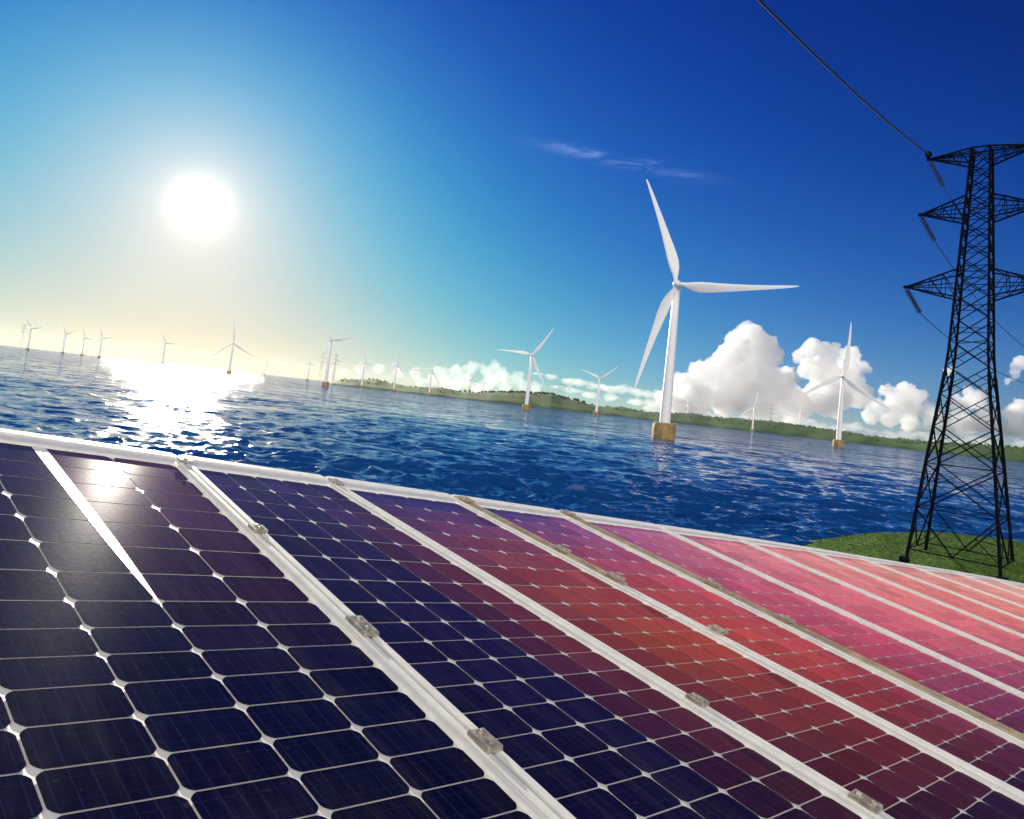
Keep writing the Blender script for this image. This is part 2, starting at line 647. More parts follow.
def ico(sub):
    bm = bmesh.new()
    bmesh.ops.create_icosphere(bm, subdivisions=sub, radius=1.0)
    bm.verts.ensure_lookup_table()
    v = np.array([x.co[:] for x in bm.verts])
    f = np.array([[x.index for x in q.verts] for q in bm.faces])
    bm.free()
    return v, f


ICO = {2: ico(2), 3: ico(3)}


def build_cloud(label, puffs, dist, m, voxel=28.0, fluff=1.0, squash=1.0):
    """cauliflower heap of balls on balls, fused into one skin by the remesh and roughened by noise"""
    rng = random.Random(len(puffs) * 7 + int(puffs[0][0]))
    sc = dist / 700.0
    V, F, nv = [], [], 0
    for (px, py, r) in puffs:
        d = sight(px, py)
        R = r * sc
        c = d * (dist + rng.uniform(-0.6, 0.6) * R) + Vector((0, 0, CAM_Z))
        balls = [(c, R * 0.82)]
        for _ in range(10):
            v = Vector((rng.gauss(0, 1), rng.gauss(0, 1), rng.gauss(0.35, 0.8))).normalized()
            balls.append((c + Vector((v.x, v.y, v.z * squash)) * R * 0.76, R * rng.uniform(0.26, 0.48)))
        for (bc, br) in balls[1:]:
            for _ in range(7):
                v = Vector((rng.gauss(0, 1), rng.gauss(0, 1), rng.gauss(0.3, 0.8))).normalized()
                balls.append((bc + Vector((v.x, v.y, v.z * squash)) * br * 0.9, br * rng.uniform(0.25, 0.46)))
            if len(balls) > 84:
                break
        for (bc, br) in balls:
            iv, jf = ICO[2 if br < 0.5 * R else 3]
            V.append(iv * np.array([br, br, br * squash]) + np.array(bc[:]))
            F.append(jf + nv)
            nv += len(iv)
    V, F = np.concatenate(V), np.concatenate(F)
    z = V[:, 2]
    V[:, 2] = np.where(z < 60, 60 + (z - 60) * 0.05, z)          # flat base down at the horizon
    me = bpy.data.meshes.new('cloud')
    me.vertices.add(len(V))
    me.vertices.foreach_set('co', V.astype(np.float32).ravel())
    me.loops.add(len(F) * 3)
    me.loops.foreach_set('vertex_index', F.astype(np.int32).ravel())
    me.polygons.add(len(F))
    me.polygons.foreach_set('loop_start', np.arange(0, len(F) * 3, 3, dtype=np.int32))
    me.polygons.foreach_set('loop_total', np.full(len(F), 3, dtype=np.int32))
    me.update(calc_edges=True)
    o = link('cloud', me, m)
    md = o.modifiers.new('remesh', 'REMESH')
    md.mode = 'VOXEL'
    md.voxel_size = voxel
    for size, st in ((620, 130), (240, 120), (110, 85), (50, 48)):
        dm = o.modifiers.new('puff', 'DISPLACE')
        dm.texture = cloud_tex(size)
        dm.texture_coords = 'GLOBAL'
        dm.strength = st * fluff
        dm.mid_level = 0.55
    tag(o, label, 'cloud', group='cumulus clouds over the far shore')
    return o


cm = cloud_material('cumulus', 0.0042, 0.25, (0.91, 0.915, 0.925))
ch = cloud_material('thin_cumulus', 0.0012, 0.35, (0.95, 0.94, 0.92))
build_cloud('tallest white cumulus cloud with domed top right of the main turbine',
            [(752, 341, 20), (737, 350, 17), (768, 354, 17), (720, 366, 17), (704, 377, 17), (683, 384, 14), (745, 375, 26), (776, 386, 24),
             (728, 395, 24), (695, 400, 22), (760, 402, 24), (664, 398, 12), (795, 405, 20), (676, 410, 14)], CLOUD_D, cm)
build_cloud('cumulus cloud with knobbly top behind the second turbine',
            [(811, 351, 12), (828, 353, 11), (799, 357, 8), (852, 354, 10), (863, 367, 8), (822, 371, 18), (846, 376, 17), (836, 394, 20),
             (858, 396, 14), (815, 400, 16)], CLOUD_D + 2500, cm)
build_cloud('small cumulus cloud between the second turbine and the pylon',
            [(888, 391, 8), (903, 389, 9), (917, 397, 8), (895, 404, 12), (912, 408, 11), (878, 408, 9), (930, 412, 9), (870, 418, 8), (890, 420, 9), (910, 424, 9), (930, 426, 9)], CLOUD_D + 3200, cm)
build_cloud('cumulus cloud low behind the lattice of the pylon',
            [(948, 372, 5), (958, 405, 10), (975, 400, 11), (985, 420, 12), (965, 424, 12), (945, 424, 9)], CLOUD_D + 2800, cm)
build_cloud('cumulus cloud at the right edge beside the pylon',
            [(1013, 415, 9), (1025, 410, 10), (1020, 428, 11), (1008, 430, 8)], CLOUD_D + 2000, cm)
build_cloud('tiny cumulus puff highest at the right edge beyond the pylon', [(1008, 381, 5), (1022, 362, 7), (1016, 374, 5), (1032, 366, 8)], CLOUD_D + 800, cm, voxel=26)
build_cloud('low cream cumulus bank left of the middle turbine',
            [(443, 373, 7), (457, 370, 8), (471, 368, 9), (487, 371, 8), (502, 374, 9), (517, 379, 8), (464, 379, 10), (490, 382, 10), (445, 381, 8), (524, 386, 8), (432, 380, 7), (455, 386, 9), (478, 389, 9), (505, 387, 9), (535, 387, 8), (418, 382, 7), (436, 369, 6), (495, 366, 7)], CLOUD_D + 1500, ch)
build_cloud('pale flat stratus bank behind the middle turbine and the main turbine',
            [(538, 374, 8), (552, 377, 9), (566, 381, 10), (580, 383, 10), (594, 386, 11), (608, 389, 11), (622, 390, 11), (636, 392, 11), (650, 395, 11), (572, 391, 9), (590, 395, 9), (612, 398, 10), (634, 402, 10), (655, 404, 10), (556, 387, 8)], CLOUD_D + 4500, ch, squash=0.42)
build_cloud('long pale stratus bank low along the horizon below the cumulus clouds',
            [(650 + 17 * k, 409 + 1.75 * k + 3 * math.sin(k * 1.9), 9 + 2 * math.sin(k * 2.3)) for k in range(24)], CLOUD_D + 5200, ch, squash=0.45)
build_cloud('faint cream cloud low on the horizon behind the leftmost hill end',
            [(345, 372, 5), (360, 369, 6), (378, 370, 6), (398, 372, 6), (415, 374, 7)], CLOUD_D + 4000, ch)

# ------------------------------------------------------------------ wind turbines
white_paint = mat('white_paint', (0.80, 0.80, 0.79), 0.35, vary=0.06, vscale=0.05)
blade_paint = mat('blade_paint', (0.80, 0.80, 0.78), 0.30, vary=0.05, vscale=0.08)
ochre = mat('ochre_concrete', (0.36, 0.245, 0.08), 0.75, vary=0.45, vscale=0.25, bump=0.3, bscale=1.0)
grey_metal = mat('grey_metal', (0.35, 0.36, 0.37), 0.45, metal=0.6)

HUB_H = 90.0


def tower_mesh():
    mb = MB()
    mb.lathe([(3.15, 9.3), (3.0, 20), (2.75, 40), (2.35, 65), (1.95, 87.2), (1.8, 87.6)], 40)
    for z in (30.0, 50.0, 70.0):
        rr = np.interp(z, [9.3, 40, 65, 87], [3.15, 2.75, 2.35, 1.95]) + 0.035
        mb.lathe([(rr - 0.03, z - 0.14), (rr, z - 0.1), (rr, z + 0.1), (rr - 0.03, z + 0.14)], 40)
    return mb.mesh('tower')


def foundation_mesh():
    mb = MB()
    mb.lathe([(6.3, -4), (6.5, 0.0), (6.7, 5.0), (6.65, 8.2), (6.2, 8.8), (3.2, 9.25)], 40)
    return mb.mesh('foundation')


def railing_mesh():
    mb = MB()
    for k in range(20):
        t = 2 * math.pi * k / 20
        p = Vector((6.1 * math.cos(t), 6.1 * math.sin(t), 8.7))
        mb.bar(p, p + Vector((0, 0, 1.25)), 0.05)
        t2 = 2 * math.pi * (k + 1) / 20
        q = Vector((6.1 * math.cos(t2), 6.1 * math.sin(t2), 8.7))
        for hz in (0.65, 1.25):
            mb.bar(p + Vector((0, 0, hz)), q + Vector((0, 0, hz)), 0.045)
    for sx in (-0.35, 0.35):
        mb.bar((sx, -6.9, -2), (sx, -6.9, 9.6), 0.07)
    for k in range(20):
        mb.bar((-0.35, -6.9, -1.5 + k * 0.55), (0.35, -6.9, -1.5 + k * 0.55), 0.04)
    return mb.mesh('railing')


def nacelle_mesh():
    mb = MB()
    prof = [(0.9, -2.4), (1.75, -1.9), (2.15, -0.8), (2.35, 1.5), (2.3, 5.0), (1.9, 7.4), (1.1, 8.3)]
    vs, fs, seg = [], [], 28
    for (r, y) in prof:
        for k in range(seg):
            t = 2 * math.pi * k / seg
            c, s = math.cos(t), math.sin(t)
            ex = 0.65
            vs.append((r * 0.95 * math.copysign(abs(c) ** ex, c), y, r * math.copysign(abs(s) ** ex, s) + 0.1))
    for i in range(len(prof) - 1):
        for k in range(seg):
            k2 = (k + 1) % seg
            fs.append((i * seg + k, (i + 1) * seg + k, (i + 1) * seg + k2, i * seg + k2))
    fs.append(tuple(range(seg)))
    fs.append(tuple((len(prof) - 1) * seg + k for k in range(seg - 1, -1, -1)))
    mb.add(vs, fs)
    mb.bar((0, 6.2, 2.2), (0, 6.2, 3.9), 0.06)
    mb.bar((-0.4, 6.2, 3.6), (0.4, 6.2, 3.6), 0.05)
    return mb.mesh('nacelle')


def hub_mesh():
    mb = MB()
    mb.lathe([(1.9, 2.5), (2.25, 1.2), (2.3, 0.0), (2.15, -1.2), (1.6, -2.3), (0.8, -3.0), (0.15, -3.2)][::-1], 28, 'Y')
    return mb.mesh('rotor_hub')


BL = 66.0


def blade_mesh():
    """a blade standing along +Z, chord in the XZ plane, thickness in Y, length BL"""
    mb = MB()
    stations = [(0.018, 2.3, 0.95, 0), (0.05, 2.4, 0.9, 4), (0.09, 3.6, 0.6, 16), (0.14, 5.4, 0.36, 18), (0.20, 6.3, 0.27, 16),
                (0.27, 6.1, 0.23, 13), (0.36, 5.2, 0.20, 10), (0.48, 4.2, 0.18, 7), (0.62, 3.2, 0.16, 4), (0.76, 2.4, 0.15, 2),
                (0.88, 1.7, 0.14, 1), (0.96, 1.1, 0.13, 0), (0.99, 0.6, 0.13, 0), (1.0, 0.15, 0.13, 0)]
    seg = 20
    vs, fs = [], []
    for (f, c, th, tw) in stations:
        z = f * BL
        lead = 0.30 if f > 0.08 else 0.5
        bend = -2.2 * f * f
        sweep = 0.012 * BL * math.sin(f * math.pi)
        for k in range(seg):
            t = 2 * math.pi * k / seg
            x = math.cos(t)
            y = math.sin(t)
            xx = (x * 0.5 + 0.5 - lead) * c
            fat = (1 - 0.55 * (x * 0.5 + 0.5)) if f > 0.08 else 1.0
            yy = y * 0.5 * c * th * fat
            a = rad(tw)
            vs.append((xx * math.cos(a) - yy * math.sin(a) + sweep, xx * math.sin(a) + yy * math.cos(a) + bend, z))
    n = len(stations)
    for i in range(n - 1):
        for k in range(seg):
            k2 = (k + 1) % seg
            fs.append((i * seg + k, i * seg + k2, (i + 1) * seg + k2, (i + 1) * seg + k))
    fs.append(tuple(range(seg - 1, -1, -1)))
    fs.append(tuple((n - 1) * seg + k for k in range(seg)))
    mb.add(vs, fs)
    return mb.mesh('blade')


TM = dict(tower=tower_mesh(), foundation=foundation_mesh(), nacelle=nacelle_mesh(), rotor_hub=hub_mesh(), blade=blade_mesh(), railing=railing_mesh())
for k, m_ in (('tower', white_paint), ('foundation', ochre), ('nacelle', white_paint), ('rotor_hub', white_paint), ('blade', blade_paint), ('railing', grey_metal)):
    TM[k].materials.append(m_)
    if k != 'railing':
        TM[k].shade_smooth()
        TM[k].set_sharp_from_angle(angle=rad(50))


def proto_parts(root):
    out = {}
    for k in ('foundation', 'tower', 'nacelle', 'rotor_hub'):
        o = bpy.data.objects.new(k, TM[k])
        COL.objects.link(o)
        o.parent = root
        out[k] = o
    r = bpy.data.objects.new('railing', TM['railing'])
    COL.objects.link(r)
    r.parent = out['foundation']
    out['nacelle'].location = (0, 0, HUB_H - 0.4)
    out['rotor_hub'].location = (0, -4.2, HUB_H)
    out['blades'] = []
    for i in range(3):
        b = bpy.data.objects.new('blade', TM['blade'])
        COL.objects.link(b)
        b.parent = root
        b.location = (0, -4.2, HUB_H)
        out['blades'].append(b)
    return out


def copy_thing(root):
    r = root.copy()
    COL.objects.link(r)
    for ch_ in root.children:
        c = ch_.copy()
        COL.objects.link(c)
        c.parent = r
        for g in ch_.children:
            d = g.copy()
            COL.objects.link(d)
            d.parent = c
    return r


# azimuth, distance, base height, hub height, blade length, blade angles (deg, counter-clockwise from right), yaw, label
TURB = [
    (12.9, 416, 0, 90, 66, (110.5, 2.0, -106), -4, 'largest and nearest white wind turbine on a thick ochre foundation in the sea'),
    (25.53, 985, 0, 90, 70, (86, -147, -34), 0, 'white wind turbine in the sea just left of the pylon, in front of clouds'),
    (1.77, 1137, 0, 90, 58, (57, 178, -61), 0, 'white wind turbine in the sea in front of the wooded hill, blade reaching left'),
    (-14.4, 1386, 0, 90, 62, (136, 16, -104), 0, 'wind turbine standing in the sea off the left tip of the green hills'),
    (-21.55, 2187, 0, 90, 74, (97, -137, -27), 0, 'wind turbine beside the sun glitter, one blade straight up'),
    (7.45, 1720, 0, 90, 53, (40, 160, -85), 0, 'white wind turbine with two raised blades in a Y, left of the largest turbine'),
    (-6.2, 2420, 0, 90, 62, (68, -171, -56), 0, 'small wind turbine in the sea before the left hills, blade pointing left'),
    (-9.05, 2303, 0, 90, 58, (83, -156, -42), 0, 'small wind turbine before the left hills, second from the hill tip'),
    (-11.6, 2500, 0, 90, 52, (104, -14, -128), 0, 'small wind turbine before the left hills, nearest the hill tip'),
    (19.5, 2520, 0, 83, 58, (83, -142, -40), 0, 'small wind turbine at the far shore below the tall cumulus cloud'),
    (14.58, 3900, 45, 102, 44, (115, -4, -112), 0, 'tiny wind turbine on the far hill just right of the largest turbine'),
    (22.81, 3600, 45, 107, 40, (101, -12, -138), 0, 'tiny wind turbine on the far hill close left of the turbine near the pylon'),
    (21.7, 4600, 60, 117, 40, (102, -16, -134), 0, 'faintest tiny wind turbine on the far hill below the tall cumulus cloud'),
    (-2.97, 4000, 45, 110, 52, (68, -170, -62), 0, 'faint turbine behind the cream cloud bank, left of the middle turbine'),
    (-1.9, 4300, 45, 104, 36, (95, -20, -140), 0, 'fainter little turbine on the ridge close left of the middle turbine'),
    (5.0, 3700, 40, 112, 36, (78, -158, -36), 0, 'faint little turbine on the wooded ridge between two white turbines'),
    (-13.86, 3300, 0, 110, 42, (102, -8, -119), 0, 'faint turbine right behind the one at the hill tip'),
    (-15.8, 3900, 0, 94, 50, (97, -18, -145), 0, 'faint turbine out at sea just left of the one at the hill tip'),
    (-19.0, 6036, 0, 90, 62, (98, -22, -140), 0, 'faintest turbine on the horizon right of the sun glitter'),
    (-26.13, 3135, 0, 90, 46, (121, 4, -114), 0, 'single small turbine on the horizon in the sun glitter'),
    (-30.17, 3640, 0, 90, 48, (109, 12, -123), 0, 'small turbine on the left horizon, rightmost of the close group'),
    (-31.22, 4000, 0, 90, 52, (106, -8, -105), 0, 'small turbine on the left horizon, third of the group from the left edge'),
    (-32.35, 3752, 0, 90, 46, (118, 30, -98), 0, 'small turbine on the left horizon, second of the group from the left edge'),
    (-34.35, 3404, 0, 90, 44, (125, 13, -103), 0, 'small turbine on the left horizon, nearest the left edge of the view'),
]
proto = None
for (az, dist, bz, hub, bl, angs, yaw, lab) in TURB:
    if proto is None:
        proto = empty('wind_turbine')
        proto_parts(proto)
        t = proto
    else:
        t = copy_thing(proto)
    t.location = polar_pt(az, dist, bz)
    t.rotation_euler = (0, 0, rad(-az + yaw))
    sc = (hub - (bz if bz else 0)) / HUB_H if bz else hub / HUB_H
    t.scale = (sc, sc, sc)
    if bz:                                    # the far ones on the hill are as tall as their mast
        t.scale = (1.1, 1.1, sc)
    tag(t, lab, 'wind turbine', group='wind turbines along the coast')
    blades = [c for c in t.children if c.name.startswith('blade')]
    for b, a in zip(blades, angs):
        if bz:
            # undo the mast's own stretch for the rotor
            pass
        q = bl / (BL * sc)
        b.rotation_euler = (0, rad(90 - a), 0)
        b.scale = (max(q, 0.9), 1.0, q)

# ------------------------------------------------------------------ haze over the sea
hz = MB()
hz.box((0, 0, 101.5), (25200, 25200, 219))
hm = bpy.data.materials.new('haze_air')
hm.use_nodes = True
t = NT(hm.node_tree)
out = t.n('ShaderNodeOutputMaterial')
pv = t.n('ShaderNodeVolumePrincipled')
pv.inputs['Color'].default_value = (0.95, 0.97, 1.0, 1)
pv.inputs['Density'].default_value = 0.000008
pv.inputs['Anisotropy'].default_value = 0.5
t.t.links.new(pv.outputs[0], out.inputs['Volume'])
tag(hz.build('haze', hm), 'thin pale haze over the sea', 'haze', kind='stuff')

# ------------------------------------------------------------------ pylon
steel = mat('dark_steel', (0.007, 0.008, 0.012), 0.85, metal=0.0, spec=0.04, vary=0.4, vscale=1.5)
cable_m = mat('cable_black', (0.015, 0.017, 0.02), 0.6)
glass_ins = mat('insulator_glaze', (0.02, 0.02, 0.024), 0.25)
PY = Vector((41.9, 63.5, 0))
PY_Z = 2.0
PY_YAW = -0.753
PROF_Z = [0, 10, 17, 19, 25, 31.8, 38.3]
PROF_W = [3.6, 2.45, 1.68, 1.52, 1.28, 1.0, 0.72]


def build_pylon():
    root = empty('pylon', (PY.x, PY.y, PY_Z), PY_YAW)
    tag(root, 'dark steel lattice pylon with three pairs of cross-arms on the grassy mound', 'pylon')
    hw = lambda z: float(np.interp(z, PROF_Z, PROF_W))
    cor = lambda z, sx, sy: Vector((sx * hw(z), sy * hw(z), z))
    levels = [0.0, 4.6, 8.6, 12.0, 15.0, 17.6, 20.0, 22.2, 24.2, 26.0, 27.8, 29.5, 31.1, 32.6, 34.0, 35.4, 36.8, 38.3]
    for sx in (-1, 1):
        for sy in (-1, 1):
            mb = MB()
            for z0, z1 in zip(PROF_Z[:-1], PROF_Z[1:]):
                mb.bar(cor(z0, sx, sy) - (Vector((0, 0, 1.2)) if z0 == 0 else Vector((0, 0, 0.05))), cor(z1, sx, sy), 0.17 if z0 < 17 else 0.13)
            mb.box(cor(0, sx, sy) + Vector((0, 0, -0.1)), (0.7, 0.7, 0.5))
            mb.build('leg', steel, root)
    br = MB()
    faces = [((-1, -1), (1, -1)), ((1, -1), (1, 1)), ((1, 1), (-1, 1)), ((-1, 1), (-1, -1))]
    for (z0, z1) in zip(levels[:-1], levels[1:]):
        wbar = 0.075 if z0 < 12 else 0.06
        for (a, b) in faces:
            a0, a1, b0, b1 = cor(z0, *a), cor(z1, *a), cor(z0, *b), cor(z1, *b)
            if z0 == 0.0:
                h0 = cor(0.9, *a), cor(0.9, *b)
                br.bar(h0[0], h0[1], 0.07)
                mid = (h0[0] + h0[1]) / 2
                br.bar(mid, a1, wbar)
                br.bar(mid, b1, wbar)
                br.bar(mid.lerp(a1, 0.5), a0.lerp(a1, 0.55), 0.045)
                br.bar(mid.lerp(b1, 0.5), b0.lerp(b1, 0.55), 0.045)
                br.bar(mid.lerp(a1, 0.5), h0[0], 0.045)
                br.bar(mid.lerp(b1, 0.5), h0[1], 0.045)
                br.bar(a1, b1, 0.06)
                continue
            br.bar(a0, b1, wbar)
            br.bar(b0, a1, wbar)
            if z0 < 20:
                # secondary bracing from the middle of each diagonal to the legs
                c = (a0 + b1 + b0 + a1) / 4
                br.bar(a0.lerp(c, 0.55), a0.lerp(a1, 0.5), 0.04)
                br.bar(a1.lerp(c, 0.55), a0.lerp(a1, 0.5), 0.04)
                br.bar(b0.lerp(c, 0.55), b0.lerp(b1, 0.5), 0.04)
                br.bar(b1.lerp(c, 0.55), b0.lerp(b1, 0.5), 0.04)
            else:
                br.bar(a0.lerp(a1, 0.5), b0.lerp(b1, 0.5), 0.04)
        if z0 in (8.6, 20.0, 26.0, 32.6):
            br.bar(cor(z0, -1, -1), cor(z0, 1, 1), 0.05)
            br.bar(cor(z0, 1, -1), cor(z0, -1, 1), 0.05)
    for (a, b) in faces:
        br.bar(cor(38.3, *a), cor(38.3, *b), 0.09)
    br.build('bracing', steel, root)
    tips = []
    for (z, ln, up, dn) in ((38.0, 4.4, 0.3, 1.15), (32.45, 4.85, 1.25, 1.05), (25.3, 5.75, 1.35, 1.25)):
        for sx in (-1, 1):
            mb = MB()
            tip = Vector((sx * ln, 0, z))
            for sy in (-1, 1):
                t0 = Vector((sx * hw(z + up), sy * hw(z + up), z + up))
                b0 = Vector((sx * hw(z - dn), sy * hw(z - dn), z - dn))
                m0 = Vector((sx * hw(z), sy * hw(z), z))
                mb.bar(t0, tip, 0.085)
                mb.bar(b0, tip, 0.085)
                mb.bar(m0, tip, 0.05)
                prev = (t0, b0)
                for f in (0.28, 0.52, 0.75):
                    q0, q1 = t0.lerp(tip, f), b0.lerp(tip, f)
                    mb.bar(q0, q1, 0.04)
                    mb.bar(prev[1], q0, 0.04)
                    prev = (q0, q1)
            for f in (0.0, 0.28, 0.52, 0.75):
                for zz, dz in ((z + up, 0), (z - dn, 0)):
                    p = Vector((sx * hw(zz), -hw(zz), zz)).lerp(tip, f)
                    q = Vector((sx * hw(zz), hw(zz), zz)).lerp(tip, f)
                    mb.bar(p, q, 0.04)
                    if f < 0.7:
                        p2 = Vector((sx * hw(zz), hw(zz), zz)).lerp(tip, f + 0.26)
                        mb.bar(p, p2, 0.035)
            mb.box(tip, (0.3, 0.3, 0.28))
            mb.build('crossarm', steel, root)
            # insulator string pulled away from the arm
            end = tip + Vector((1.05, 1.6, -2.35))
            ins = MB()
            ins.bar(tip, end, 0.05, 6)
            n = 11
            for k in range(n):
                p = tip.lerp(end, 0.12 + 0.8 * k / (n - 1))
                q = tip.lerp(end, 0.12 + 0.8 * k / (n - 1) + 0.035)
                ins.bar(p, q, 0.27, 10, 0.16)
            ins.build('insulator', glass_ins, root)
            tips.append((tip, end))
    # wheel where the line from over the camera is held
    mb = MB()
    tp = tips[0][0] + Vector((0.02, -0.25, 0.42))
    mb.lathe([(0.1, -0.16), (0.3, -0.14), (0.22, -0.03), (0.22, 0.03), (0.3, 0.14), (0.1, 0.16)], 14, 'Y', tuple(tp))
    mb.bar(tips[0][0], tp, 0.07)
    mb.build('cable_clamp', steel, root)
    return root, tips, tp


pylon, tips, wheel = build_pylon()
PM = Matrix.Translation((PY.x, PY.y, PY_Z)) @ Matrix.Rotation(PY_YAW, 4, 'Z')


def cable(name_label, a, b, sag, radius=0.035, n=28, group=None):
    mb = MB()
    pts = []
    for i in range(n + 1):
        f = i / n
        p = a.lerp(b, f)
        p.z -= sag * 4 * f * (1 - f)
        pts.append(p)
    for p, q in zip(pts[:-1], pts[1:]):
        mb.bar(p, q, radius, 6)
    o = mb.build('power_cable', cable_m)
    tag(o, name_label, 'cable', group=group)
    return o


# incoming line passing high over the camera's right shoulder
CABG = 'power cables strung on the pylon'
w0 = PM @ wheel
dirw = sight(781, 0)
far_pt = Vector((0, 0, CAM_Z)) + dirw * 46.0
cable('black power cable slanting down from the top edge to the top of the pylon', w0, far_pt + (far_pt - w0) * 0.9, 1.2, 0.075, group=CABG)
for i, lab in ((0, 'black power cable leaving the highest left insulator behind the pylon'),
               (2, 'black power cable leaving the middle left insulator behind the pylon'),
               (4, 'black power cable leaving the lowest left insulator behind the pylon')):
    e = PM @ tips[i][1]
    tgt = {0: (1024, 287), 2: (1024, 337), 4: (1024, 373)}[i]
    d = sight(*tgt)
    q = Vector((0, 0, CAM_Z)) + d * 112.0
    cable(lab, e, q + (q - e) * 0.35, 1.6, 0.04, group=CABG)

# ------------------------------------------------------------------ far lattice masts and their faint lines
def far_mast():
    root = empty('lattice_mast')
    mb = MB()
    for sx in (-1, 1):
        for sy in (-1, 1):
            mb.bar((sx * 3.2, sy * 3.2, -3), (sx * 0.6, sy * 0.6, 62), 0.35)
    n = 10
    for k in range(n):
        z0, z1 = 62 * k / n, 62 * (k + 1) / n
        for sy in (-1, 1):
            a = 3.2 - 2.6 * k / n
            b = 3.2 - 2.6 * (k + 1) / n
            mb.bar((-a, sy * a, z0), (b, sy * b, z1), 0.2)
            mb.bar((a, sy * a, z0), (-b, sy * b, z1), 0.2)
            mb.bar((sy * a, -a, z0), (sy * b, b, z1), 0.2)
    mb.build('lattice', grey_metal, root)
    for z, l in ((60, 6), (51, 8), (42, 9)):
        m2 = MB()
        m2.bar((-l, 0, z), (0, 0, z + 1.5), 0.3)
        m2.bar((l, 0, z), (0, 0, z + 1.5), 0.3)
        m2.bar((-l, 0, z), (l, 0, z), 0.3)
        m2.build('crossarm', grey_metal, root)
    return root


MASTS = [(-34.75, 3500, 105, 'far lattice mast beside the turbine nearest the left edge'),
         (-14.85, 2900, 122, 'far lattice mast directly left of the turbine at the hill tip'),
         (-13.85, 3100, 128, 'far lattice mast directly right of the turbine at the hill tip'),
         (-7.45, 3000, 100, 'far lattice mast between two small turbines before the left hills'),
         (4.3, 3300, 120, 'far lattice mast on the wooded ridge right of the middle turbine'),
         (20.75, 3300, 125, 'far lattice mast on the hill right of the small turbine under the tall cloud')]
mproto, mtops = None, []
for (az, d, top, lab) in MASTS:
    if mproto is None:
        mproto = far_mast()
        o = mproto
    else:
        o = copy_thing(mproto)
    o.location = polar_pt(az, d, 0)
    k = top / 62.0
    o.scale = (k, k, k)
    o.rotation_euler = (0, 0, rad(-az))
    tag(o, lab, 'mast', group='far lattice masts on the horizon')
    mtops.append(polar_pt(az, d, top * 0.97))
for (i, j) in ((2, 3), (3, 4), (4, 5)):
    cable(['hairline cable from the leftmost mast toward the hill tip', '', 'hairline cable above the tip of the left hills',
           'hairline cable above the cream cloud bank', 'hairline cable above the far right hills'][i], mtops[i], mtops[j], 25, 0.22, 24,
          'hairline cables between the far masts')

# ------------------------------------------------------------------ solar array
sheet_m = mat('white_backsheet', (0.88, 0.86, 0.80), 0.45, spec=0.1, vary=0.04, vscale=6.0)
alu = mat('pale_aluminium', (0.88, 0.87, 0.82), 0.42, metal=0.0, spec=0.2, vary=0.10, vscale=9.0, bump=0.03, bscale=60.0)
groove = mat('groove_dark_metal', (0.16, 0.15, 0.13), 0.5, metal=0.5)  # darker metal for the strips set in the frame grooves
brass = mat('weathered_bronze_strip', (0.56, 0.47, 0.31), 0.45, metal=0.1, vary=0.35, vscale=7.0, bump=0.06, bscale=30.0)
zinc = mat('zinc_clamp', (0.66, 0.60, 0.47), 0.35, metal=0.4, vary=0.45, vscale=25.0)
post_m = mat('galvanised_post', (0.45, 0.46, 0.47), 0.5, metal=0.6, vary=0.2, vscale=5.0)


